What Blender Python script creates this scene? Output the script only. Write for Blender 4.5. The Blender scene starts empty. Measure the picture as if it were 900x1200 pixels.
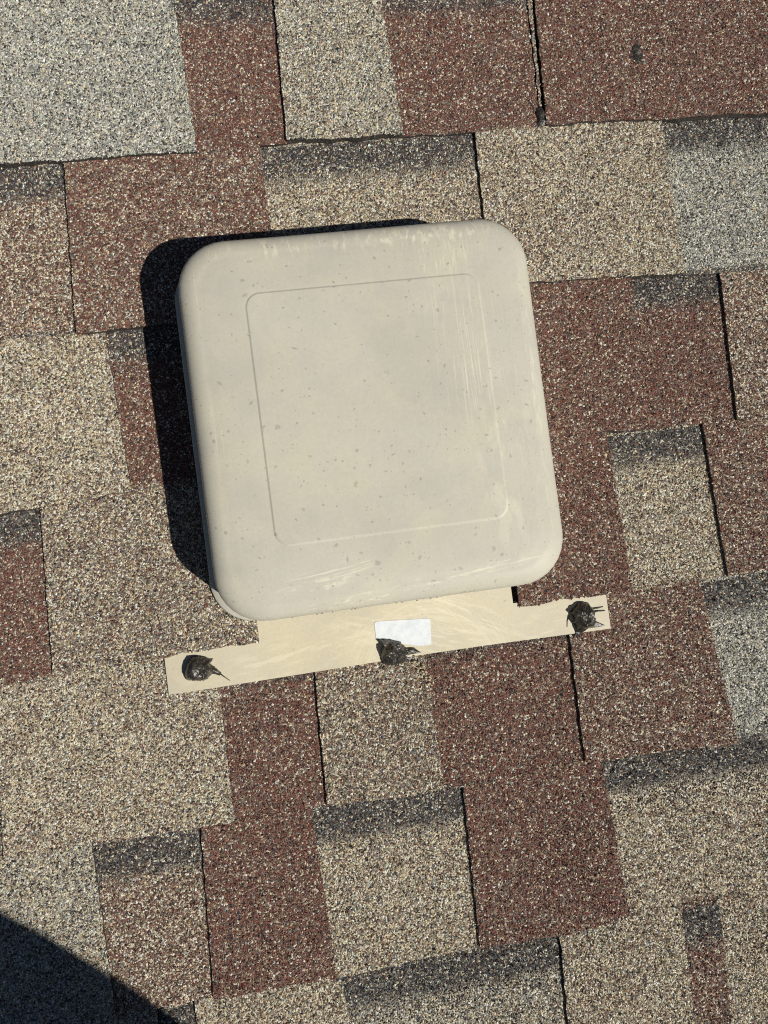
import bpy, bmesh, math
import numpy as np
from mathutils import Matrix, Vector

rng = np.random.default_rng(7)
sc = bpy.context.scene
COL = sc.collection

# ------------------------------------------------------------------ roof frame
# Everything is laid out in the plane of the roof: x along the courses, y up the
# slope, z off the roof, metres.  ROOF carries that frame to a 5:12 pitch.
PITCH = math.atan2(5, 12)
ROOF = Matrix.Translation((0, 0, 4.2)) @ Matrix.Rotation(PITCH, 4, 'X')

# ------------------------------------------------------------------ camera
cam_d = bpy.data.cameras.new('camera')
cam_d.sensor_fit = 'VERTICAL'
cam_d.sensor_height = 36.0
cam_d.lens = 27.0
cam_d.clip_start = 0.02
cam_d.clip_end = 500
cam = bpy.data.objects.new('camera', cam_d)
COL.objects.link(cam)
CR = Matrix(((0.98570871, 0.12534276, -0.11255013),
             (-0.12824285, 0.99156309, -0.01887904),
             (0.10923420, 0.03304298, 0.99346668)))
CC = Vector((0.0, -0.34086741, 0.66743346))
cam.matrix_world = ROOF @ (Matrix.Translation(CC) @ CR.to_4x4())
sc.camera = cam

# ------------------------------------------------------------------ light
SX, SY = 0.56, 0.475           # shadow run per unit height, to -x and +y on the roof
sun_dir = (ROOF.to_3x3() @ Vector((SX, -SY, 1.0))).normalized()
world = bpy.data.worlds.new('World')
sc.world = world
world.use_nodes = True
wn = world.node_tree.nodes
sky = wn.new('ShaderNodeTexSky')
sky.sky_type = 'NISHITA'
sky.sun_disc = False
sky.altitude = 2200
sky.air_density = 0.8
sky.dust_density = 0.3
sky.sun_elevation = math.asin(sun_dir.z)
sky.sun_rotation = math.atan2(sun_dir.x, sun_dir.y)
bg = wn['Background']
bg.inputs['Strength'].default_value = 0.05
world.node_tree.links.new(sky.outputs[0], bg.inputs['Color'])
sun_d = bpy.data.lights.new('sun', 'SUN')
sun_d.energy = 5.0
sun_d.angle = math.radians(0.5)
sun_d.color = (1.0, 0.96, 0.87)
sun = bpy.data.objects.new('sun', sun_d)
sun.matrix_world = Matrix.Translation(sun_dir * 20) @ sun_dir.to_track_quat('Z', 'Y').to_matrix().to_4x4()
COL.objects.link(sun)

sc.view_settings.view_transform = 'Standard'
sc.view_settings.look = 'None'
sc.view_settings.exposure = -0.22
sc.view_settings.gamma = 1.0
sc.view_settings.use_curve_mapping = False
sc.cycles.use_denoising = False
sc.cycles.max_bounces = 5
sc.cycles.filter_width = 1.1

# ------------------------------------------------------------------ helpers
def mesh_np(name, v, faces, mats=(), fmat=None, smooth=False):
    me = bpy.data.meshes.new(name)
    me.from_pydata([tuple(p) for p in v], [], faces)
    for m in mats:
        me.materials.append(m)
    if fmat is not None:
        me.polygons.foreach_set('material_index', np.asarray(fmat, dtype=np.int32))
    if smooth:
        me.polygons.foreach_set('use_smooth', np.ones(len(me.polygons), dtype=bool))
    me.update()
    return me

def obj(name, me, parent=None, **props):
    o = bpy.data.objects.new(name, me)
    COL.objects.link(o)
    if parent is None:
        o.matrix_world = ROOF.copy()
    else:
        o.parent = parent
    for k, val in props.items():
        o[k] = val
    return o

def new_mat(name):
    m = bpy.data.materials.new(name)
    m.use_nodes = True
    nt = m.node_tree
    return m, nt, nt.nodes, nt.links, nt.nodes['Principled BSDF']

def node(nt, kind, **kw):
    n = nt.nodes.new(kind)
    for k, v in kw.items():
        if hasattr(n, k):
            setattr(n, k, v)
        else:
            n.inputs[k].default_value = v
    return n

def math_n(nt, op, a, b=None, c=None, clamp=False):
    n = nt.nodes.new('ShaderNodeMath')
    n.operation = op
    n.use_clamp = clamp
    for i, x in enumerate((a, b, c)):
        if x is None:
            continue
        if isinstance(x, (int, float)):
            n.inputs[i].default_value = x
        else:
            nt.links.new(x, n.inputs[i])
    return n.outputs[0]

def ramp(nt, fac, stops, interp='LINEAR'):
    n = nt.nodes.new('ShaderNodeValToRGB')
    n.color_ramp.interpolation = interp
    el = n.color_ramp.elements
    while len(el) > 1:
        el.remove(el[-1])
    for i, (p, c) in enumerate(stops):
        e = el[0] if i == 0 else el.new(p)
        e.position = p
        e.color = (*c, 1) if len(c) == 3 else c
    nt.links.new(fac, n.inputs[0])
    return n.outputs[0]

def mix(nt, fac, a, b):
    n = nt.nodes.new('ShaderNodeMix')
    n.data_type = 'RGBA'
    for s, x in ((n.inputs[0], fac), (n.inputs[6], a), (n.inputs[7], b)):
        if isinstance(x, (int, float)):
            s.default_value = x
        elif isinstance(x, tuple):
            s.default_value = (*x, 1)
        else:
            nt.links.new(x, s)
    return n.outputs[2]

def bump(nt, height, strength, dist, bsdf):
    b = nt.nodes.new('ShaderNodeBump')
    b.inputs['Strength'].default_value = strength
    b.inputs['Distance'].default_value = dist
    nt.links.new(height, b.inputs['Height'])
    nt.links.new(b.outputs[0], bsdf.inputs['Normal'])

# ------------------------------------------------------------------ granule blends
PAL = dict(W=(.76, .745, .655), C=(.64, .555, .385), T=(.33, .260, .180), G=(.22, .215, .200), N=(.41, .405, .355),
           B=(.155, .098, .070), R=(.188, .075, .056), D=(.036, .033, .033), L=(.066, .065, .068), K=(.265, .155, .115))
BLEND = dict(
    red=dict(R=.40, B=.17, K=.12, D=.10, T=.06, C=.06, W=.04, G=.05),
    redlight=dict(R=.28, B=.17, K=.13, D=.09, T=.09, C=.10, W=.07, G=.07),
    tan=dict(C=.31, W=.14, T=.20, G=.13, K=.05, B=.08, D=.09),
    grey=dict(N=.37, W=.18, G=.22, C=.09, D=.14),
    mixed=dict(C=.19, W=.10, T=.17, K=.08, B=.15, R=.05, G=.16, D=.10),
    pink=dict(C=.16, W=.11, T=.12, K=.14, B=.15, R=.16, G=.07, D=.09),
    greytan=dict(C=.23, W=.13, T=.13, N=.16, G=.19, B=.04, D=.12),
    dark=dict(L=.32, D=.22, G=.20, B=.14, W=.05, C=.07))
SECOND = dict(red='redlight', redlight='red', tan='pink', grey='greytan', mixed='tan', pink='mixed', greytan='mixed', dark='dark')
KEYS = list(PAL)
PALA = np.array([PAL[k] for k in KEYS])
CUM = {b: np.cumsum([d.get(k, 0) for k in KEYS]) for b, d in BLEND.items()}

E_ROW = 0.143                 # exposure of one course
COURSE = {                    # the lower edge of each course, as polylines
    0: [(-.208, -.0011), (-.0462, -.0022), (.0351, .0017), (.1332, -.0001), (.2668, -.0002), (.4823, -.0047)],
    1: [(-.2245, -.1461), (-.1407, -.1488), (.2314, -.1419), (.3278, -.1446), (.4144, -.1486), (.461, -.1488)],
    2: [(-.2411, -.2918), (-.2082, -.2889), (-.1373, -.2855), (.2439, -.2826), (.3081, -.2837), (.4087, -.285), (.4408, -.2854)],
    3: [(-.257, -.4306), (-.2128, -.4282), (-.1258, -.4252), (.2881, -.4272), (.3782, -.4254), (.42, -.4256)],
    4: [(-.273, -.571), (-.1983, -.5676), (-.1086, -.5714), (-.0058, -.5709), (.1147, -.5741), (.2199, -.5697), (.2435, -.5712), (.3975, -.5775)],
    5: [(-.1187, -.7117), (-.0118, -.7147), (.1076, -.7119), (.1841, -.7152), (.2436, -.7112), (.2958, -.711)]}

def edge_y(k, x):
    x = np.asarray(x, dtype=float)
    if k in COURSE:
        px, py = zip(*COURSE[k])
        y = np.interp(x, px, py)
    else:
        y = np.full_like(x, -k * E_ROW)
    return y + .0006 * np.sin(x * 61 + k * 2.1) + .0004 * np.sin(x * 173 + k * 4.7)

Z_BUTT, Z_TOOTH, Z_LOW = .0035, .0034, -.0016

# ------------------------------------------------------------------ materials of the roof
def coat_material(blend, band):
    m, nt, nd, lk, bs = new_mat('granule_coat_' + blend + ('_shadow_line' if band else ''))
    tc = node(nt, 'ShaderNodeTexCoord')
    vo = node(nt, 'ShaderNodeTexVoronoi', Scale=640.0)
    lk.new(tc.outputs['Object'], vo.inputs['Vector'])
    sep = node(nt, 'ShaderNodeSeparateColor')
    lk.new(vo.outputs['Color'], sep.inputs[0])
    def pal(b):
        stops, p = [], 0.0
        for k, w in BLEND[b].items():
            stops.append((p, PAL[k]))
            p += w
        return ramp(nt, sep.outputs[0], stops, 'CONSTANT')
    col = pal(blend)
    if band:
        xyz = node(nt, 'ShaderNodeSeparateXYZ')
        lk.new(tc.outputs['Object'], xyz.inputs[0])
        fr = math_n(nt, 'FRACT', math_n(nt, 'MULTIPLY', xyz.outputs[1], -1 / E_ROW))
        no = node(nt, 'ShaderNodeTexNoise', Scale=70.0, Detail=4.0)
        lk.new(tc.outputs['Object'], no.inputs['Vector'])
        f2 = math_n(nt, 'ADD', fr, math_n(nt, 'MULTIPLY', math_n(nt, 'SUBTRACT', no.outputs[0], .5), .12))
        fac = math_n(nt, 'MULTIPLY', math_n(nt, 'SUBTRACT', .25, f2), 14.0, clamp=True)
        col = mix(nt, fac, col, pal('dark'))
    v = math_n(nt, 'ADD', math_n(nt, 'MULTIPLY', sep.outputs[1], .5), .6)
    col = mix(nt, v, (.02, .018, .017), col)
    lk.new(col, bs.inputs['Base Color'])
    bs.inputs['Roughness'].default_value = .8
    d = math_n(nt, 'SUBTRACT', 1.0, math_n(nt, 'MULTIPLY', vo.outputs['Distance'], 1.3))
    bump(nt, d, 1.0, .0009, bs)
    return m

COAT = {}
def coat(blend, band):
    if (blend, band) not in COAT:
        COAT[blend, band] = coat_material(blend, band)
    return COAT[blend, band]

M_GRAN, nt, nd, lk, bs = new_mat('mineral_granule')
at_ = node(nt, 'ShaderNodeAttribute', attribute_name='grain')
lk.new(at_.outputs['Color'], bs.inputs['Base Color'])
bs.inputs['Roughness'].default_value = .55
bs.inputs['Specular IOR Level'].default_value = .4

M_ASPH, nt, nd, lk, bs = new_mat('asphalt_edge')
tc = node(nt, 'ShaderNodeTexCoord')
no = node(nt, 'ShaderNodeTexNoise', Scale=700.0, Detail=3.0)
lk.new(tc.outputs['Object'], no.inputs['Vector'])
lk.new(ramp(nt, no.outputs[0], [(.35, (.020, .018, .017)), (.54, (.042, .036, .032)), (.68, (.13, .10, .08))]), bs.inputs['Base Color'])
bs.inputs['Roughness'].default_value = .7
bump(nt, no.outputs[0], .8, .0006, bs)

# ------------------------------------------------------------------ the roof
ROWS_UP, ROWS_DN = 5, 12
roof = obj('roof', mesh_np('roof', [(-4, -2.6, -.003), (4, -2.6, -.003), (4, 3.4, -.003), (-4, 3.4, -.003),
                                    (-4, -2.6, -.03), (4, -2.6, -.03), (4, 3.4, -.03), (-4, 3.4, -.03)],
                           [(0, 1, 2, 3), (7, 6, 5, 4), (0, 4, 5, 1), (1, 5, 6, 2), (2, 6, 7, 3), (3, 7, 4, 0)], [M_ASPH]),
           kind='structure', label='asphalt shingle roof slope in red, tan and grey granules')

def under_vent(x, y):
    return ((x > -.045) & (x < .178) & (y > -.37) & (y < -.145)) | ((x > -.042) & (x < .176) & (y < -.30) & (y > -.452)) | \
           ((x > -.121) & (x < .26) & (y < -.433) & (y > -.4550))

def low_noise(x, y, s):
    return (np.sin(x * 97 + s) * np.cos(y * 83 - s * 2) + .7 * np.sin(x * 211 - y * 173 + s * 3) + .5 * np.cos(x * 59 + y * 41 + s)) / 2.2

def granules(x, y, z, colr, name, parent):
    """crushed-stone chips: a quad base with a ridge on top, one joined mesh"""
    n = len(x)
    if n == 0:
        return
    a = rng.uniform(0, 2 * math.pi, n)
    r = rng.lognormal(math.log(.00058), .30, n).clip(.00035, .0014)
    asp = rng.uniform(.62, 1.0, n)
    h = r * rng.uniform(.7, 1.5, n)
    V = np.empty((n, 6, 3))
    base = [(1, .8), (-1, .9), (-.9, -1), (.85, -.9)]
    top = [(.55, .05), (-.5, -.05)]
    ca, sa = np.cos(a), np.sin(a)
    for i, (u, w) in enumerate(base + top):
        uu = (u + rng.uniform(-.28, .28, n)) * r
        ww = (w + rng.uniform(-.28, .28, n)) * r * asp
        V[:, i, 0] = x + ca * uu - sa * ww
        V[:, i, 1] = y + sa * uu + ca * ww
        V[:, i, 2] = z - .0003 if i < 4 else z + h * (rng.uniform(.75, 1.1, n))
    tri = np.array([(0, 1, 5), (0, 5, 4), (1, 2, 5), (2, 3, 4), (2, 4, 5), (3, 0, 4)], dtype=np.int32)
    F = (tri[None] + (np.arange(n, dtype=np.int32) * 6)[:, None, None]).reshape(-1)
    me = bpy.data.meshes.new(name)
    me.vertices.add(n * 6)
    me.vertices.foreach_set('co', V.reshape(-1).astype(np.float32))
    me.loops.add(len(F))
    me.loops.foreach_set('vertex_index', F)
    me.polygons.add(n * 6)
    me.polygons.foreach_set('loop_start', np.arange(0, len(F), 3, dtype=np.int32))
    at = me.attributes.new('grain', 'FLOAT_COLOR', 'POINT')
    c4 = np.ones((n, 6, 4), dtype=np.float32)
    c4[:, :, :3] = colr[:, None, :]
    at.data.foreach_set('color', c4.reshape(-1))
    me.materials.append(M_GRAN)
    me.update()
    me.polygons.foreach_set('use_smooth', np.zeros(n * 6, dtype=bool))
    obj(name, me, parent, kind='stuff')

SPACING = .00123
def shingle(k, xl, xr, tooth, blend, band=.030, grain=True, lift=0.0, into=None, ext=None):
    """one visible piece of course k; xl and xr are (x at the top, x at the butt)"""
    def side(xs, y):
        yt, yb = -(k - 1) * E_ROW, -k * E_ROW
        return xs[0] + (xs[1] - xs[0]) * (yt - y) / (yt - yb)
    def zf(x, y):
        t = (edge_y(k - 1, x) - y) / E_ROW
        return Z_BUTT * t + (Z_TOOTH if tooth else 0) + lift
    if ext is None:
        ext = .0 if tooth else .004
    eps_top = .006
    def w(s):
        return .0004 * math.sin(s * 310 + xl[0] * 700) + rng.uniform(-.0005, .0005)
    def butt_shade(x):
        return .0008 + .0004 * np.sin(x * 47 + k * 3.3) + .0003 * np.sin(x * 131 + k)
    P = []
    nb = max(6, int((xr[1] - xl[1]) / .006))
    bx = np.linspace(xl[1] - ext, xr[1] + ext, nb)
    yb = edge_y(k, bx)
    for i in range(nb):
        P.append((bx[i], yb[i] + (w(bx[i]) if 0 < i < nb - 1 else 0)))
    xt = np.array([xl[0], xr[0]])
    yt = edge_y(k - 1, xt) + eps_top
    ns = 30
    for i in range(1, ns):
        y = yb[-1] + (yt[1] - yb[-1]) * i / ns
        P.append((side(xr, y) + ext + w(y), y))
    tx = np.linspace(xr[0] + ext, xl[0] - ext, 6)
    for i in range(6):
        P.append((tx[i], edge_y(k - 1, tx[i]) + eps_top))
    for i in range(1, ns):
        y = yt[0] + (yb[0] - yt[0]) * i / ns
        P.append((side(xl, y) - ext + w(y + 3), y))
    P = np.array(P)
    n = len(P)
    zt = zf(P[:, 0], P[:, 1])
    v = [(P[i, 0], P[i, 1], zt[i]) for i in range(n)] + [(P[i, 0], P[i, 1], Z_LOW) for i in range(n)]
    if tooth:                                                # bare dark asphalt along the butt, standing in for undercut shade
        for i in range(nb):
            wv = butt_shade(P[i, 0])
            v[i] = (P[i, 0], P[i, 1] + wv, zt[i])
            v[i + n] = (P[i, 0], P[i, 1], Z_LOW)
    f = [tuple(range(n))] + [(i, i + n, (i + 1) % n + n, (i + 1) % n) for i in range(n)]
    if into is not None:                                     # far pieces are joined into one mesh
        b0 = len(into[0])
        into[0].extend(v)
        into[1].extend([tuple(q + b0 for q in ff) for ff in f])
        into[2].extend([into[3][(blend, not tooth)]] + [0] * n)
        return None
    o = obj('shingle', mesh_np('shingle', v, f, [coat(blend, band > 0), M_ASPH], [0] + [1] * n), roof)
    if grain:
        x0, x1 = P[:, 0].min(), P[:, 0].max()
        y0, y1 = P[:, 1].min(), P[:, 1].max()
        nx, ny = int((x1 - x0) / SPACING) + 1, int((y1 - y0) / SPACING) + 1
        gx, gy = np.meshgrid(np.arange(nx), np.arange(ny))
        gx = x0 + (gx + .5 * (gy % 2)) * SPACING + rng.uniform(-.55, .55, gx.shape) * SPACING
        gy = y0 + gy * SPACING + rng.uniform(-.55, .55, gy.shape) * SPACING
        gx, gy = gx.ravel(), gy.ravel()
        ok = ~under_vent(gx, gy) & (gx > side(xl, gy) - ext) & (gx < side(xr, gy) + ext)
        ok &= (gy < edge_y(k - 1, gx) + .003) & (gy > -.735 - (gx + .288) * .19)
        ok &= gy > edge_y(k, gx) + (butt_shade(gx) + rng.normal(0, .0004, len(gx)) if tooth else 0)
        gx, gy = gx[ok], gy[ok]
        n = len(gx)
        lowf = low_noise(gx, gy, k * 1.7 + xl[0] * 9)
        def pick(b):
            return PALA[np.minimum(np.searchsorted(CUM[b], rng.uniform(0, .9999, n)), len(KEYS) - 1)]
        c = pick(blend)
        sw = rng.uniform(0, 1, n) < np.clip(.28 + .45 * low_noise(gx * .33, gy * .33, k * 2.3 + xl[1] * 5), 0, .8)
        c = np.where(sw[:, None], pick(SECOND[blend]), c)
        fine = low_noise(gx * 3.1, gy * 3.1, 5.0)
        c = c * (1 + .10 * lowf + .07 * fine)[:, None]
        if band > 0:
            d = edge_y(k - 1, gx) - gy + .003 * fine + .003 * lowf
            p = np.clip((band + .014 - d) / .030, 0, 1) * .88
            use = rng.uniform(0, 1, n) < p
            c = np.where(use[:, None], pick('dark'), c)
        spot = (((gx - .3617) / .0052) ** 2 + ((gy - .0607) / .0098) ** 2 < 1 + .25 * fine) & (rng.uniform(0, 1, n) < .86)
        c = np.where(spot[:, None], np.array(PAL['D']) * 1.2, c)
        c = np.clip(c * rng.uniform(.78, 1.20, n)[:, None] * rng.uniform(.90, 1.10, (n, 3)), .01, .85)
        granules(gx, gy, zf(gx, gy), c, 'granules', o)
    return o

# measured pieces: (tooth?, blend, right boundary (top, butt), depth of the dark line)
TABLE = {
    0: ((-.228, -.228), [(1, 'grey', (-.0493, -.0453), 0), (0, 'red', (.0376, .0323), .024), (1, 'greytan', (.1309, .1347), 0),
                       (0, 'red', (.2650, .2607), .019), ('gap',), (1, 'red', (.525, .525), 0)]),
    1: ((-.246, -.246), [(0, 'pink', (-.1566, -.1625), .033), (1, 'redlight', (.0083, .0097), 0), (0, 'tan', (.2004, .1967), .028),
                       (1, 'tan', (.3770, .3770), 0), (0, 'grey', (.505, .505), .030)]),
    2: ((-.264, -.264), [(1, 'tan', (-.1407, -.1340), 0), (0, 'red', (.02, .02), .032), (1, 'red', (.3278, .3244), 0),
                       (0, 'red', (.4144, .4090), .027), (1, 'pink', (.485, .485), 0)]),
    3: ((-.28, -.28), [(0, 'red', (-.2090, -.2137), .030), (1, 'mixed', (-.0445, -.0452), 0), ('hole', (.1832, .1832)),
                       (1, 'red', (.2847, .2881), 0), (0, 'tan', (.3769, .3793), .026), (1, 'redlight', (.465, .465), 0)]),
    4: ((-.296, -.296), [(0, 'mixed', (-.2622, -.2690), .030), (1, 'tan', (-.0825, -.0839), 0), (0, 'red', (-.0007, -.0055), .030),
                       (1, 'mixed', (.0932, .0963), 0), (0, 'red', (.2259, .2238), .034), (1, 'redlight', (.3538, .3667), 0),
                       (0, 'grey', (.445, .445), .026)]),
    5: ((-.312, -.312), [(1, 'greytan', (-.2004, -.1970), 0), (0, 'pink', (-.1118, -.1179), .032), (1, 'red', (-.0191, -.0153), 0),
                       (0, 'tan', (.1131, .1091), .036), (1, 'red', (.2391, .2460), 0), (0, 'tan', (.425, .425), .045)]),
    6: ((-.325, -.325), [(1, 'tan', (-.1654, -.1654), 0), (0, 'mixed', (-.1344, -.1342), .034), (1, 'tan', (-.0121, -.003), 0),
                       (0, 'greytan', (.1815, .1745), .044), (1, 'tan', (.2955, .2895), 0), (1, 'redlight', (.3301, .3230), .034),
                       (1, 'tan', (.405, .405), 0)])}
ends = {}
for k, (x0, items) in TABLE.items():
    left = x0
    for it in items:
        if it[0] == 'hole':
            left = it[1]
            continue
        if it[0] == 'gap':            # butt joint of two strips: a thin sliver between two open cracks
            shingle(0, (.2672, .2628), (.2716, .2642), 0, 'mixed', 0, lift=.0008, ext=0)
            left = (.2731, .2668)
            continue
        tooth, blend, right, band = it
        r = (right[0] + .0006, right[1] + .0008) if (k == 0 and right[0] == .2650) else right
        shingle(k, left, r, tooth, blend, band, ext=0 if r is not right else None)
        left = right
    ends[k] = (x0[0], left[0])

# the rest of the slope round the frame: single pieces near by, one joined field farther out
names = ['red', 'redlight', 'tan', 'grey', 'mixed', 'greytan', 'pink']
far_mats = [M_ASPH] + [coat(b, q) for b in names for q in (False, True)]
far = ([], [], [], {(b, q): 1 + 2 * i + int(q) for i, b in enumerate(names) for q in (False, True)})
r2 = np.random.default_rng(21)
def run_row(k, xa, xb):
    x, tooth = xa, bool(r2.integers(2))
    while x < xb - .01:
        wd = min(r2.uniform(.07, .20), xb - x)
        if xb - x - wd < .03:
            wd = xb - x
        cx = x + wd / 2
        near = -.62 < cx < .85 and -5 < k < 10
        shingle(k, (x, x), (x + wd, x + wd), tooth, names[r2.choice(7, p=[.22, .13, .22, .13, .13, .1, .07])], grain=False,
                into=None if near else far)
        x += wd
        tooth = not tooth
for k in range(-16, 18):
    if k in ends:
        run_row(k, -1.9, ends[k][0])
        run_row(k, ends[k][1], 2.1)
    else:
        run_row(k, -1.9, 2.1)
obj('shingle_field', mesh_np('shingle_field', far[0], far[1], far_mats, far[2]), roof, kind='stuff')

# ------------------------------------------------------------------ roof vent
def rrect(x0, x1, y0, y1, r, nc=9, ns=7):
    """rounded rectangle, counter-clockwise, always the same number of points"""
    P = []
    for (cx, cy, a0) in ((x1 - r, y1 - r, 0), (x0 + r, y1 - r, 90), (x0 + r, y0 + r, 180), (x1 - r, y0 + r, 270)):
        for i in range(nc):
            a = math.radians(a0 + 90 * i / (nc - 1))
            P.append((cx + r * math.cos(a), cy + r * math.sin(a)))
    out = []
    for i in range(4 * nc):
        out.append(P[i])
        if i % nc == nc - 1:
            q = P[(i + 1) % (4 * nc)]
            for j in range(1, ns):
                t = j / ns
                out.append((P[i][0] * (1 - t) + q[0] * t, P[i][1] * (1 - t) + q[1] * t))
    return out

HX0, HX1, HY0, HY1 = -.0790, .2185, -.4120, -.0960     # foot of the hood
HZ0, HZ1 = .0105, .0860
hood_rings = []
def hring(inset, z, r):
    hood_rings.append([(x, y, z + .0007 * math.sin(x * 21 + 1) * math.sin(y * 17)) for x, y in rrect(HX0 + inset, HX1 - inset, HY0 + inset, HY1 - inset, r)])
HY0 += .0062                                  # the brim is flush with the hood's lower wall
hring(.0110, HZ0 - .0025, .0300)              # underside of the brim
hring(.0006, HZ0 - .0025, .0360)
hring(.0000, HZ0 - .0012, .0365)
hring(.0008, HZ0, .0360)                      # flat brim round the foot
hring(.0060, HZ0 + .0003, .0350)
HY0 -= .0062
hring(.0096, HZ0 + .0012, .0384)
hring(.0104, HZ0 + .040, .0380)
RN = .0120
for i in range(0, 13):
    a = math.radians(3 + 87 * i / 12)
    hring(.0112 + RN * (1 - math.cos(a)) * 1.35, HZ1 - .0016 - RN * (1 - math.sin(a)), max(.010, .038 - RN * .8 * (1 - math.cos(a))))
hring(.0300, HZ1 - .0011, .027)
hring(.0350, HZ1 - .0008, .025)
hring(.0440, HZ1 - .0003, .020)
EX0, EX1, EY0, EY1 = -.0178, .1622, -.3455, -.1540     # raised panel
def ering(o, z, r):
    hood_rings.append([(x, y, z) for x, y in rrect(EX0 - o, EX1 + o, EY0 - o, EY1 + o, r)])
ering(.0042, HZ1, .0150)
ering(.0014, HZ1, .0122)
ering(.0009, HZ1, .0118)
ering(.0006, HZ1 + .00006, .0115)
ering(-.0003, HZ1 + .00080, .0106)
ering(-.0006, HZ1 + .00088, .0103)
ering(-.0011, HZ1 + .00089, .0100)
ering(-.0030, HZ1 + .00090, .0080)
v, f = [], []
nr = len(hood_rings[0])
for rg in hood_rings:
    v += rg
for j in range(len(hood_rings) - 1):
    for i in range(nr):
        f.append((j * nr + i, j * nr + (i + 1) % nr, (j + 1) * nr + (i + 1) % nr, (j + 1) * nr + i))
last = (len(hood_rings) - 1) * nr
f.append(tuple(range(last, last + nr)))

def plastic(name, base, scuff, masks, spots, arcs=None):
    m, nt, nd, lk, bs = new_mat(name)
    tc = node(nt, 'ShaderNodeTexCoord')
    xyz = node(nt, 'ShaderNodeSeparateXYZ')
    lk.new(tc.outputs['Object'], xyz.inputs[0])
    n1 = node(nt, 'ShaderNodeTexNoise', Scale=13.0, Detail=6.0, Roughness=.62)
    lk.new(tc.outputs['Object'], n1.inputs['Vector'])
    n1b = node(nt, 'ShaderNodeTexNoise', Scale=22.0, Detail=5.0, Roughness=.6, Distortion=.6)
    mo = node(nt, 'ShaderNodeMapping')
    mo.inputs['Location'].default_value = (3.1, 1.7, .4)
    lk.new(tc.outputs['Object'], mo.inputs[0])
    lk.new(mo.outputs[0], n1b.inputs['Vector'])
    dull = tuple(c * k for c, k in zip(base, (.85, .85, .865)))
    warm = tuple(c * k for c, k in zip(base, (1.04, 1.02, .93)))
    col = mix(nt, math_n(nt, 'MULTIPLY_ADD', n1.outputs[0], 3.2, -1.1, clamp=True), dull, base)
    col = mix(nt, math_n(nt, 'MULTIPLY_ADD', n1b.outputs[0], 3.0, -1.25, clamp=True), col, warm)
    n2 = node(nt, 'ShaderNodeTexNoise', Scale=420.0, Detail=3.0)
    lk.new(tc.outputs['Object'], n2.inputs['Vector'])
    col = mix(nt, math_n(nt, 'MULTIPLY_ADD', n2.outputs[0], .6, -.14, clamp=True), col, tuple(c * .70 for c in base))
    cbr = node(nt, 'ShaderNodeMapping')
    cbr.inputs['Scale'].default_value = (620, 9, 30)
    lk.new(tc.outputs['Object'], cbr.inputs[0])
    nbr = node(nt, 'ShaderNodeTexNoise', Scale=1.0, Detail=3.0)
    lk.new(cbr.outputs[0], nbr.inputs['Vector'])
    col = mix(nt, math_n(nt, 'MULTIPLY_ADD', nbr.outputs[0], .5, -.2, clamp=True), col, warm)
    for (cx, cy, wx, wy, ang, sx, sy, thr, amt) in masks:
        mp = node(nt, 'ShaderNodeMapping')
        mp.vector_type = 'TEXTURE'
        mp.inputs['Location'].default_value = (cx, cy, 0)
        mp.inputs['Rotation'].default_value = (0, 0, math.radians(ang))
        lk.new(tc.outputs['Object'], mp.inputs[0])
        s = node(nt, 'ShaderNodeSeparateXYZ')
        lk.new(mp.outputs[0], s.inputs[0])
        ax = math_n(nt, 'DIVIDE', s.outputs[0], wx)
        ay = math_n(nt, 'DIVIDE', s.outputs[1], wy)
        rr = math_n(nt, 'ADD', math_n(nt, 'MULTIPLY', ax, ax), math_n(nt, 'MULTIPLY', ay, ay))
        fall = math_n(nt, 'SUBTRACT', 1.0, rr, clamp=True)
        cb = node(nt, 'ShaderNodeCombineXYZ')
        lk.new(math_n(nt, 'MULTIPLY', s.outputs[0], sx), cb.inputs[0])
        lk.new(math_n(nt, 'MULTIPLY', s.outputs[1], sy), cb.inputs[1])
        cb.inputs[2].default_value = cx * 40
        ns_ = node(nt, 'ShaderNodeTexNoise', Scale=1.0, Detail=3.0, Roughness=.65)
        lk.new(cb.outputs[0], ns_.inputs['Vector'])
        st = math_n(nt, 'MULTIPLY', math_n(nt, 'SUBTRACT', ns_.outputs[0], thr), 9.0, clamp=True)
        col = mix(nt, math_n(nt, 'MULTIPLY', math_n(nt, 'MULTIPLY', st, fall), amt, clamp=True), col, scuff)
    if arcs:
        ax0, ay0, ra, rb = arcs
        dx = math_n(nt, 'SUBTRACT', xyz.outputs[0], ax0)
        dy = math_n(nt, 'SUBTRACT', xyz.outputs[1], ay0)
        r_ = math_n(nt, 'SQRT', math_n(nt, 'ADD', math_n(nt, 'MULTIPLY', dx, dx), math_n(nt, 'MULTIPLY', dy, dy)))
        cb = node(nt, 'ShaderNodeCombineXYZ')
        lk.new(math_n(nt, 'MULTIPLY', r_, 520.0), cb.inputs[0])
        lk.new(math_n(nt, 'MULTIPLY', xyz.outputs[0], 30.0), cb.inputs[1])
        na_ = node(nt, 'ShaderNodeTexNoise', Scale=1.0, Detail=2.0)
        lk.new(cb.outputs[0], na_.inputs['Vector'])
        mid, half = (ra + rb) / 2, (rb - ra) / 2
        e = math_n(nt, 'DIVIDE', math_n(nt, 'SUBTRACT', r_, mid), half)
        fall = math_n(nt, 'SUBTRACT', 1.0, math_n(nt, 'MULTIPLY', e, e), clamp=True)
        st = math_n(nt, 'MULTIPLY', math_n(nt, 'SUBTRACT', na_.outputs[0], .42), 3.0, clamp=True)
        col = mix(nt, math_n(nt, 'MULTIPLY', math_n(nt, 'MULTIPLY', st, fall), .5, clamp=True), col, scuff)
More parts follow.
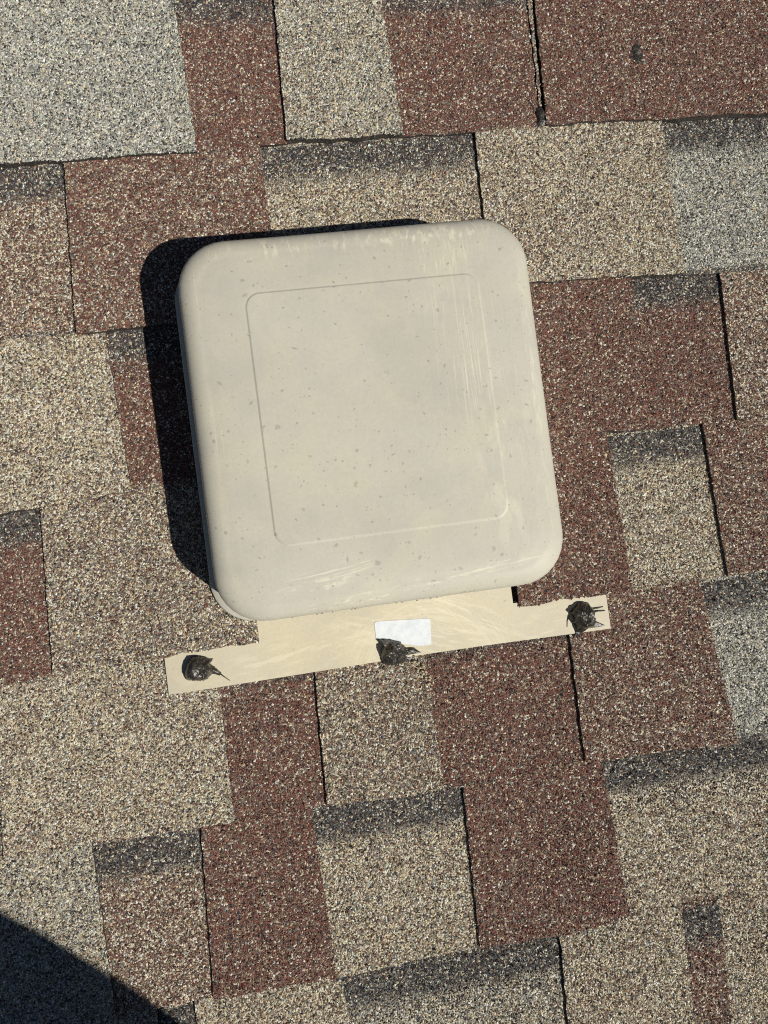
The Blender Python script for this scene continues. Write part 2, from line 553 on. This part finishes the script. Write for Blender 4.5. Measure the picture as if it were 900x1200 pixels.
    # flecks of grime
    for sc_, thr, amt, keep in spots:
        vo = node(nt, 'ShaderNodeTexVoronoi', Scale=sc_)
        nw = node(nt, 'ShaderNodeTexNoise', Scale=190.0, Detail=2.0)
        lk.new(tc.outputs['Object'], nw.inputs['Vector'])
        mv = node(nt, 'ShaderNodeMix')
        mv.data_type = 'VECTOR'
        mv.inputs[0].default_value = .006
        lk.new(tc.outputs['Object'], mv.inputs[4])
        lk.new(nw.outputs[1], mv.inputs[5])
        lk.new(mv.outputs[1], vo.inputs['Vector'])
        sp = node(nt, 'ShaderNodeSeparateColor')
        lk.new(vo.outputs['Color'], sp.inputs[0])
        size = math_n(nt, 'MULTIPLY', sp.outputs[1], thr)
        hit = math_n(nt, 'MULTIPLY', math_n(nt, 'SUBTRACT', size, vo.outputs['Distance']), 14.0, clamp=True)
        on = math_n(nt, 'GREATER_THAN', math_n(nt, 'ADD', sp.outputs[0], math_n(nt, 'MULTIPLY_ADD', n1b.outputs[0], 1.6, -.8)), keep)
        col = mix(nt, math_n(nt, 'MULTIPLY', math_n(nt, 'MULTIPLY', hit, on), amt), col, (.13, .115, .10))
    lk.new(col, bs.inputs['Base Color'])
    bs.inputs['Roughness'].default_value = .52
    bs.inputs['Specular IOR Level'].default_value = .35
    n3 = node(nt, 'ShaderNodeTexNoise', Scale=900.0, Detail=2.0)
    lk.new(tc.outputs['Object'], n3.inputs['Vector'])
    bump(nt, n3.outputs[0], .12, .0003, bs)
    return m

BASE = (.566, .540, .456)
M_HOOD = plastic('weathered_plastic', BASE, (.80, .74, .56),
                 [(.142, -.205, .028, .080, 0, 800, 16, .56, .60), (.168, -.165, .010, .050, 3, 900, 10, .63, .80),
                  (.125, -.119, .065, .010, 0, 240, 110, .49, .7), (.020, -.371, .050, .007, 8, 30, 800, .55, .80),
                  (.012, -.378, .030, .006, 6, 90, 300, .52, .70), (.150, -.381, .045, .006, 6, 40, 420, .52, .70),
                  (-.058, -.15, .012, .05, 0, 800, 16, .57, .5), (.178, -.27, .012, .10, 1, 900, 14, .60, .5),
                  (.07, -.22, .10, .12, 0, 700, 12, .66, .4), (-.052, -.28, .010, .10, 0, 800, 14, .58, .4),
                  (.03, -.119, .09, .012, 0, 260, 70, .54, .5), (.135, -.135, .04, .02, 0, 500, 60, .54, .4), (.197, -.25, .005, .12, 0, 500, 60, .50, .35), (.07, -.391, .12, .007, 5, 90, 420, .56, .6), (.166, -.30, .03, .09, 0, 60, 20, .50, .35)],
                 [(80.0, .20, .30, .58), (160.0, .26, .34, .52), (320.0, .26, .42, .66)])
M_FLAN = plastic('flange_plastic', (.635, .575, .435), (.75, .69, .52),
                 [(.09, -.44, .09, .03, -14, 40, 260, .50, .6), (.13, -.425, .08, .02, -28, 40, 300, .50, .6),
                  (-.02, -.44, .10, .02, 8, 30, 200, .5, .5), (.22, -.445, .05, .02, 5, 30, 240, .52, .6)],
                 [(80.0, .16, .35, .65), (200.0, .2, .25, .8)], (.098, -.478, .044, .082))

vent = obj('roof_vent', None, label='square cream plastic roof vent hood with rounded corners fixed through shingles', category='roof vent')
vent.matrix_world = ROOF @ Matrix.Translation((.07, -.2515, 0))
OFF = Matrix.Translation((-.07, .2515, 0))
def vpart(name, me, parent=None, **p):
    o = obj(name, me, parent or vent, **p)
    if parent is None:
        o.matrix_parent_inverse = OFF.copy()
    return o
hood = vpart('hood', mesh_np('hood', v, f, [M_HOOD], smooth=True))

# flange: neck coming out from under the hood and a cross bar lying on the next course
def zfl(x, y):
    t = (edge_y(3, x) - y) / E_ROW
    return .0049 + float(t) * .0030 + .0004 * math.sin(x * 33)
xs = np.unique(np.round(np.concatenate([np.linspace(-.1240, -.0448, 8), np.linspace(-.0448, .1783, 20), np.linspace(.1783, .2634, 9)]), 5))
bm = bmesh.new()
grid = {}
ROWS = [-.4562, -.4460, -.4350, -.4225, -.39, -.34, -.30]
for i, x in enumerate(xs):
    for j, y in enumerate(ROWS):
        if j < 4 or -.0449 < x < .1784:
            yy = y + (.0009 * math.sin(x * 15) if j == 0 else 0) - (.0012 if j == 3 and x < -.04 else 0)
            grid[i, j] = bm.verts.new((x, yy, zfl(x, yy)))
for i in range(len(xs) - 1):
    for j in range(len(ROWS) - 1):
        q = [(i, j), (i + 1, j), (i + 1, j + 1), (i, j + 1)]
        if all(p in grid for p in q):
            bm.faces.new([grid[p] for p in q])
ex = bmesh.ops.extrude_face_region(bm, geom=bm.faces[:])
bmesh.ops.translate(bm, verts=[g for g in ex['geom'] if isinstance(g, bmesh.types.BMVert)], vec=(0, 0, -.0016))
bmesh.ops.recalc_face_normals(bm, faces=bm.faces[:])
me = bpy.data.meshes.new('flange')
bm.to_mesh(me)
bm.free()
me.materials.append(M_FLAN)
flange = vpart('flange', me)

# paper sticker with a torn lower left corner
M_STK, nt, nd, lk, bs = new_mat('sticker_paper')
tc = node(nt, 'ShaderNodeTexCoord')
no = node(nt, 'ShaderNodeTexNoise', Scale=160.0, Detail=4.0)
lk.new(tc.outputs['Object'], no.inputs['Vector'])
lk.new(ramp(nt, no.outputs[0], [(.3, (.62, .66, .70)), (.65, (.74, .77, .79))]), bs.inputs['Base Color'])
bs.inputs['Roughness'].default_value = .5
sp = [(.0540, -.4365), (.0545, -.4357), (.0590, -.4365), (.0640, -.4378), (.0720, -.4415), (.0800, -.4445), (.0900, -.4472), (.0995, -.4478),
      (.1013, -.4464), (.1030, -.4268), (.1016, -.4250), (.0560, -.4212), (.0543, -.4226)]
v = [(x, y, zfl(x, y) + .0004) for x, y in sp] + [(x, y, zfl(x, y) + .0001) for x, y in sp]
n = len(sp)
f = [tuple(range(n))] + [(i, i + n, (i + 1) % n + n, (i + 1) % n) for i in range(n)]
vpart('sticker', mesh_np('sticker', v, f, [M_STK]), flange, label='blank white paper sticker')

# grit caught in the seam between hood and flange
M_GRIT, nt, nd, lk, bs = new_mat('seam_grit')
bs.inputs['Base Color'].default_value = (.03, .026, .022, 1)
bs.inputs['Roughness'].default_value = .9
v, f = [], []
ico = [(0, 0, 1), (.9, 0, .2), (-.3, .85, .2), (-.5, -.8, .2), (.2, .1, -.8)]
icf = [(0, 1, 2), (0, 2, 3), (0, 3, 1), (4, 2, 1), (4, 3, 2), (4, 1, 3)]
for q in range(110):
    x = rng.uniform(-.02, .175)
    if low_noise(x * .9, 0, 2.0) + rng.uniform(-.5, .5) < 0:
        continue
    y = HY0 + .0046 + rng.normal(0, .0004)
    s = rng.uniform(.0003, .0008)
    a = rng.uniform(0, 6.28)
    b0 = len(v)
    for (p0, p1, p2) in ico:
        v.append((x + s * 1.6 * (p0 * math.cos(a) - p1 * math.sin(a)), y + s * (p0 * math.sin(a) + p1 * math.cos(a)), zfl(x, y) + s * .7 + s * p2 * .8))
    f += [tuple(b0 + i for i in t) for t in icf]
vpart('seam_grit', mesh_np('seam_grit', v, f, [M_GRIT]), kind='stuff')

# ------------------------------------------------------------------ dabs of roof cement
M_TAR, nt, nd, lk, bs = new_mat('roof_cement')
tc = node(nt, 'ShaderNodeTexCoord')
no = node(nt, 'ShaderNodeTexNoise', Scale=210.0, Detail=5.0, Roughness=.62)
lk.new(tc.outputs['Object'], no.inputs['Vector'])
lk.new(ramp(nt, no.outputs[0], [(.40, (.018, .015, .012)), (.56, (.042, .036, .030)), (.70, (.20, .175, .14))]), bs.inputs['Base Color'])
bs.inputs['Roughness'].default_value = .32
bs.inputs['Specular IOR Level'].default_value = .6
bump(nt, no.outputs[0], .7, .0010, bs)

def dab(cx, cy, z0, radii, hgt, lump, seed, parent, name, skew=(0, 0)):
    """a lumpy dome on an uneven outline; radii are given every 360/len degrees"""
    g = np.random.default_rng(seed)
    na, nrr = 72, 22
    ph = g.uniform(0, 6.28, 12)
    v, f = [], []
    R0 = np.interp(np.arange(na) / na * len(radii), np.arange(len(radii) + 1), list(radii) + [radii[0]])
    jit = g.normal(0, 1, na)
    R0 = R0 * (1 + .035 * lump * (jit + np.roll(jit, 1) + np.roll(jit, -1)) / 1.7)
    for j in range(nrr + 1):
        rho = j / nrr
        for i in range(na):
            a = 2 * math.pi * i / na
            x, y = rho * R0[i] * math.cos(a), rho * R0[i] * math.sin(a)
            q = sum(math.sin((x * math.cos(ph[m]) + y * math.sin(ph[m])) * (260 + 130 * m) + ph[m + 6]) / (m + 1.4) for m in range(6))
            prof = (1 - rho ** 2.6) ** .6 if rho < 1 else 0
            z = hgt * prof * (1 + lump * .30 * q) + (.00018 * g.normal() * lump if rho < .95 else 0)
            v.append((cx + x + skew[0] * z, cy + y + skew[1] * z, z0 + max(z, -.0004) - (.0015 if j == nrr else 0)))
    for j in range(nrr):
        for i in range(na):
            f.append((j * na + i, (j + 1) * na + i, (j + 1) * na + (i + 1) % na, j * na + (i + 1) % na))
    return obj(name, mesh_np(name, v, f, [M_TAR], smooth=True), parent)

def strand(pts, r0, r1, parent, m=None, name='strand'):
    v, f = [], []
    ns, nn = 7, len(pts)
    for j, p in enumerate(pts):
        p = Vector(p)
        d = (Vector(pts[min(j + 1, nn - 1)]) - Vector(pts[max(j - 1, 0)])).normalized()
        s = d.cross(Vector((0, 0, 1))).normalized()
        u = s.cross(d)
        r = r0 + (r1 - r0) * j / (nn - 1)
        for i in range(ns):
            a = 2 * math.pi * i / ns
            q = p + (s * math.cos(a) + u * math.sin(a) * .7) * r * rng.uniform(.8, 1.2)
            v.append(tuple(q))
    for j in range(nn - 1):
        for i in range(ns):
            f.append((j * ns + i, j * ns + (i + 1) % ns, (j + 1) * ns + (i + 1) % ns, (j + 1) * ns + i))
    f.append(tuple(range(ns))[::-1])
    f.append(tuple(range((nn - 1) * ns, nn * ns)))
    return obj(name, mesh_np(name, v, f, [m or M_TAR], smooth=True), parent)

def cement(label, loc):
    o = obj('sealant_dab', None, label=label, category='sealant', group='dabs of black roof cement on the vent flange')
    return o
ZF = .0053
def dab_shape(name, parent, cx, cy, outline, hgt, core, rough, seed, lean=(0, 0)):
    """roof cement pressed on with a thumb: outline as it lies, thick in the middle, thin ragged smears round it"""
    g = np.random.default_rng(seed)
    na, nrr = 120, 30
    O = np.array(outline) - (cx, cy)
    A = np.arange(na) * 2 * math.pi / na
    R0 = np.full(na, .002)
    for i in range(len(O)):
        p, q = O[i], O[(i + 1) % len(O)]
        e = q - p
        for j in range(na):
            d = np.array((math.cos(A[j]), math.sin(A[j])))
            den = d[0] * -e[1] + d[1] * e[0]
            if abs(den) < 1e-12:
                continue
            t = (p[0] * -e[1] + p[1] * e[0]) / den
            u = (d[0] * p[1] - d[1] * p[0]) / den
            if t > 0 and -1e-9 <= u <= 1:
                R0[j] = max(R0[j], t)
    R0 = R0 * (1 + g.normal(0, .03, na))
    rho = (np.arange(nrr + 1) / nrr)[:, None]
    X, Y = rho * R0 * np.cos(A), rho * R0 * np.sin(A)
    dist = np.hypot(X - lean[0], Y - lean[1])
    inside = np.clip(1 - (dist / core) ** 2, .0, 1)
    Z = hgt * inside ** .40 + .0024
    fold = np.zeros_like(Z)
    for m in range(7):
        th, fr, p0 = g.uniform(0, math.pi), 330 * 1.45 ** m, g.uniform(0, 6)
        wob = .5 * np.sin((X * math.sin(th) - Y * math.cos(th)) * fr * .6 + p0)
        fold += (1 - 2 * np.abs(np.sin((X * math.cos(th) + Y * math.sin(th)) * fr * .5 + p0 + wob))) / 1.5 ** m
    side = np.clip(.35 + X / .012, .15, 1) if rough < 0 else 1.0
    Z = (Z + abs(rough) * side * fold * (.35 + .65 * np.minimum(inside * 3, 1))) * (1 - rho ** 7)
    v = [(cx + X[j, i], cy + Y[j, i], ZF - .0006 + max(Z[j, i], 0) - (.003 if j == nrr else 0)) for j in range(nrr + 1) for i in range(na)]
    f = [(j * na + i, (j + 1) * na + i, (j + 1) * na + (i + 1) % na, j * na + (i + 1) % na) for j in range(nrr) for i in range(na)]
    return obj(name, mesh_np(name, v, f, [M_TAR], smooth=True), parent)

s1 = cement('smooth brown-black cement dab with a thin tail on left end of vent flange', 0)
dab_shape('dab', s1, -0.0983, -0.4393, [(-.1024, -.4284), (-.0977, -.4283), (-.0939, -.4292), (-.0893, -.4303), (-.0842, -.4334), (-.0869, -.4362), (-.0834, -.44), (-.0801, -.4445), (-.0812, -.4471), (-.0851, -.4437), (-.0872, -.445), (-.0909, -.4492), (-.0965, -.45), (-.1018, -.4488), (-.1079, -.4475), (-.1093, -.4433), (-.109, -.4401), (-.1062, -.4334)], .0088, .0160, -.0013, 3, (-.002, 0))
strand([(-.0900, -.4390, ZF + .0020), (-.0862, -.4412, ZF + .0024), (-.0828, -.4438, ZF + .0018), (-.0800, -.4462, ZF + .0008)], .0030, .0016, s1)
strand([(-.0806, -.4455, ZF + .0008), (-.0770, -.4492, ZF + .0005), (-.0730, -.4528, ZF + .0002)], .0006, .0003, s1)
s2 = cement('shaggy black cement dab below the white sticker at middle of flange', 0)
dab_shape('dab', s2, 0.0657, -0.449, [(.0538, -.4354), (.0607, -.4368), (.0672, -.4373), (.0711, -.44), (.0759, -.4411), (.0748, -.443), (.0802, -.4462), (.0867, -.448), (.0927, -.453), (.0859, -.4536), (.084, -.4558), (.0819, -.4588), (.0785, -.4591), (.075, -.4603), (.0683, -.4609), (.0634, -.4606), (.0572, -.4576), (.0555, -.4516), (.0566, -.446), (.0595, -.4399), (.0581, -.4377)], .0100, .0145, .0016, 11, (-.002, 0))
M_STUCK, nt, nd, lk, bs = new_mat('tan_crumbs')
bs.inputs['Base Color'].default_value = (.46, .38, .26, 1)
bs.inputs['Roughness'].default_value = .9
for q in range(34):
    t = (q / 33) ** .8
    x, y, r = .0850 + .0105 * t + rng.normal(0, .0016), -.4560 - .026 * t + rng.normal(0, .0014), rng.uniform(.0005, .0011)
    z = .0068 - .0016 * t
    strand([(x, y, z), (x + r, y - r * .8, z + r), (x + 2 * r, y - r, z)], r, r * .6, s2, M_STUCK, 'crumb')
s3 = cement('domed black cement dab dripping over right end of vent flange', 0)
dab_shape('dab', s3, 0.2389, -0.4432, [(.2256, -.4379), (.2305, -.4344), (.2355, -.43), (.2417, -.4296), (.2469, -.4303), (.2449, -.4317), (.2481, -.4343), (.2499, -.4405), (.2477, -.4436), (.2518, -.4458), (.2504, -.449), (.2562, -.4524), (.262, -.4549), (.2558, -.4553), (.2487, -.4551), (.2426, -.4547), (.2399, -.4556), (.2369, -.4577), (.2331, -.4601), (.2294, -.4612), (.228, -.4585), (.2314, -.4531), (.231, -.4496), (.2284, -.4467), (.2299, -.4419), (.2286, -.4383)], .0120, .0135, .0012, 23, (-.001, .001))
strand([(.2265, -.4400, ZF + .001), (.2245, -.4450, ZF + .0008), (.2236, -.4500, ZF + .0006)], .0005, .0003, s3)
strand([(.2460, -.4400, ZF + .001), (.2540, -.4398, ZF + .0008), (.2600, -.4402, ZF + .0004)], .0010, .0006, s3)
strand([(.2460, -.4372, ZF + .001), (.2545, -.4370, ZF + .0008), (.2590, -.4366, ZF + .0004)], .0008, .0004, s3)

# tar spot on the red shingle, and the bead at the foot of the open joint
sp_ = obj('tar_spot', None, label='small dark tar spot on red shingle at top right', category='tar spot')
dab(.3617, .0607, .0058, [.0045, .0052, .0072, .0095, .0075, .0055, .0046, .0052, .0075, .0090, .0072, .0052], .0005, .6, 31, sp_, 'spot')
sp2 = obj('tar_bead', None, label='black tar bead at lower end of the open shingle joint', category='tar bead')
dab(.2632, .0070, .0038, [.0026, .0040, .0075, .0120, .0080, .0042, .0028, .0040, .0070, .0075, .0070, .0040], .0030, .8, 33, sp2, 'bead')

# ------------------------------------------------------------------ the photographer, just below the frame
def person():
    pr = obj('person', None, label='crouching photographer in dark clothes below the vent, casting the corner shadow', category='person')
    bm = bmesh.new()
    vs, rad, ed = {}, {}, []
    SH = Vector((.012, .014, 0))
    J = dict(pelvis=((-.10, -1.42, .36), .135), belly=((-.10, -1.33, .56), .13), chest=((-.11, -1.18, .76), .145), neck=((-.11, -1.04, .93), .06),
             headb=((-.11, -1.00, 1.00), .075), head=((-.11, -.965, 1.07), .10), headt=((-.11, -.94, 1.14), .085),
             rsh=((.089, -1.012, .82), .078), relb=((.171, -1.10, .58), .062), rwr=((.00, -1.10, .50), .038), rpalm=((-.075, -1.06, .50), .036),
             lsh=((-.28, -1.04, .83), .075), lelb=((-.36, -.80, .72), .048), lwr=((-.16, -.60, .72), .033), lpalm=((-.115, -.535, .72), .032),
             rhip=((0, -1.42, .33), .10), rkn=((.02, -1.10, .34), .075), rank=((.05, -1.33, .06), .048), rtoe=((.06, -1.16, .035), .040),
             lhip=((-.20, -1.42, .33), .10), lkn=((-.30, -1.06, .34), .075), lank=((-.25, -1.33, .06), .048), ltoe=((-.26, -1.16, .035), .040))
    C = [('pelvis', 'belly'), ('belly', 'chest'), ('chest', 'neck'), ('neck', 'headb'), ('headb', 'head'), ('head', 'headt'),
         ('chest', 'rsh'), ('rsh', 'relb'), ('relb', 'rwr'), ('rwr', 'rpalm'), ('chest', 'lsh'), ('lsh', 'lelb'), ('lelb', 'lwr'), ('lwr', 'lpalm'),
         ('pelvis', 'rhip'), ('rhip', 'rkn'), ('rkn', 'rank'), ('rank', 'rtoe'), ('pelvis', 'lhip'), ('lhip', 'lkn'), ('lkn', 'lank'), ('lank', 'ltoe')]
    for side_, base, dr, sp in (('r', (-.075, -1.06, .50), (-.9, .2, -.2), (0, 0, 1)), ('l', (-.115, -.535, .72), (.6, .75, -.05), (0, 0, 1))):
        d, s = Vector(dr).normalized(), Vector(sp)
        for i, ln in enumerate((.072, .080, .076, .060)):
            o = Vector(base) + d * .030 + s * (.021 * (i - 1.5))
            a, b_ = f'{side_}f{i}a', f'{side_}f{i}b'
            J[a] = (tuple(o + d * ln * .5), .0085)
            J[b_] = (tuple(o + d * ln * .9 + Vector((.012, 0, -.02))), .0075)
            C += [(side_ + 'palm', a), (a, b_)]
        o = Vector(base) + s * .038 - d * .005
        J[side_ + 'ta'] = (tuple(o), .010)
        J[side_ + 'tb'] = (tuple(o + d * .035 + s * .012), .0085)
        C += [(side_ + 'palm', side_ + 'ta'), (side_ + 'ta', side_ + 'tb')]
    order = list(J)
    me = bpy.data.meshes.new('body')
    idx = {k: i for i, k in enumerate(order)}
    me.from_pydata([tuple(Vector(J[k][0]) + (SH if k[0] in 'rbcnhp' else SH * 0)) for k in order], [(idx[a], idx[b]) for a, b in C], [])
    o = obj('body', me, pr)
    md = o.modifiers.new('skin', 'SKIN')
    for k in order:
        sv = me.skin_vertices[0].data[idx[k]]
        sv.radius = (J[k][1], J[k][1])
        sv.use_root = k == 'pelvis'
    md.use_smooth_shade = True
    sub = o.modifiers.new('smooth', 'SUBSURF')
    sub.levels = sub.render_levels = 2
    m, nt, nd, lk, bs = new_mat('clothes_and_skin')
    tc = node(nt, 'ShaderNodeTexCoord')
    xyz = node(nt, 'ShaderNodeSeparateXYZ')
    lk.new(tc.outputs['Object'], xyz.inputs[0])
    col = mix(nt, math_n(nt, 'GREATER_THAN', xyz.outputs[2], .45), (.03, .035, .05), (.045, .05, .06))
    skin = math_n(nt, 'MAXIMUM', math_n(nt, 'GREATER_THAN', xyz.outputs[2], .945),
                  math_n(nt, 'GREATER_THAN', math_n(nt, 'MULTIPLY_ADD', xyz.outputs[0], .7, xyz.outputs[1]), -.70))
    lk.new(mix(nt, skin, col, (.45, .27, .19)), bs.inputs['Base Color'])
    bs.inputs['Roughness'].default_value = .8
    me.materials.append(m)
    # hair under a cap, and a peak
    mh, nt, nd, lk, bs = new_mat('cap_cloth')
    bs.inputs['Base Color'].default_value = (.05, .05, .055, 1)
    bs.inputs['Roughness'].default_value = .9
    v, f = [], []
    c0, up, fw = Vector((-.11, -.955, 1.09)), Vector((0, .38, .92)), Vector((0, .92, -.38))
    rt = Vector((1, 0, 0))
    for j in range(9):
        ph = math.radians(90 * j / 8)
        for i in range(24):
            a = 2 * math.pi * i / 24
            p = c0 + (rt * math.cos(a) * .108 + fw * math.sin(a) * .122) * math.cos(ph) + up * .105 * math.sin(ph)
            v.append(tuple(p))
    for j in range(8):
        for i in range(24):
            f.append((j * 24 + i, j * 24 + (i + 1) % 24, (j + 1) * 24 + (i + 1) % 24, (j + 1) * 24 + i))
    obj('cap', mesh_np('cap', v, f, [mh], smooth=True), pr)
    return pr
person()

# phone held at the camera's place (the lens looks out of its upper corner)
ph = obj('phone', None, label='black phone held flat above the roof by photographer', category='phone')
m, nt, nd, lk, bs = new_mat('phone_glass')
bs.inputs['Base Color'].default_value = (.02, .02, .022, 1)
bs.inputs['Roughness'].default_value = .15
ring = rrect(-.058, .014, -.132, .016, .010, 5, 3)
n = len(ring)
v = [(x, y, .004) for x, y in ring] + [(x, y, .012) for x, y in ring]
f = [tuple(range(n))[::-1], tuple(range(n, 2 * n))] + [(i, (i + 1) % n, (i + 1) % n + n, i + n) for i in range(n)]
pb = obj('case', mesh_np('case', v, f, [m]), ph)
pb.matrix_parent_inverse = Matrix.Translation(CC) @ CR.to_4x4()

# ------------------------------------------------------------------ yard far below
m, nt, nd, lk, bs = new_mat('lawn')
tc = node(nt, 'ShaderNodeTexCoord')
no = node(nt, 'ShaderNodeTexNoise', Scale=3.0, Detail=8.0)
lk.new(tc.outputs['Object'], no.inputs['Vector'])
lk.new(ramp(nt, no.outputs[0], [(.3, (.035, .06, .02)), (.7, (.09, .11, .045))]), bs.inputs['Base Color'])
bs.inputs['Roughness'].default_value = .9
gr = obj('ground', mesh_np('ground', [(-150, -150, 0), (150, -150, 0), (150, 150, 0), (-150, 150, 0)], [(0, 1, 2, 3)], [m]), kind='structure')
gr.matrix_world = Matrix.Identity(4)
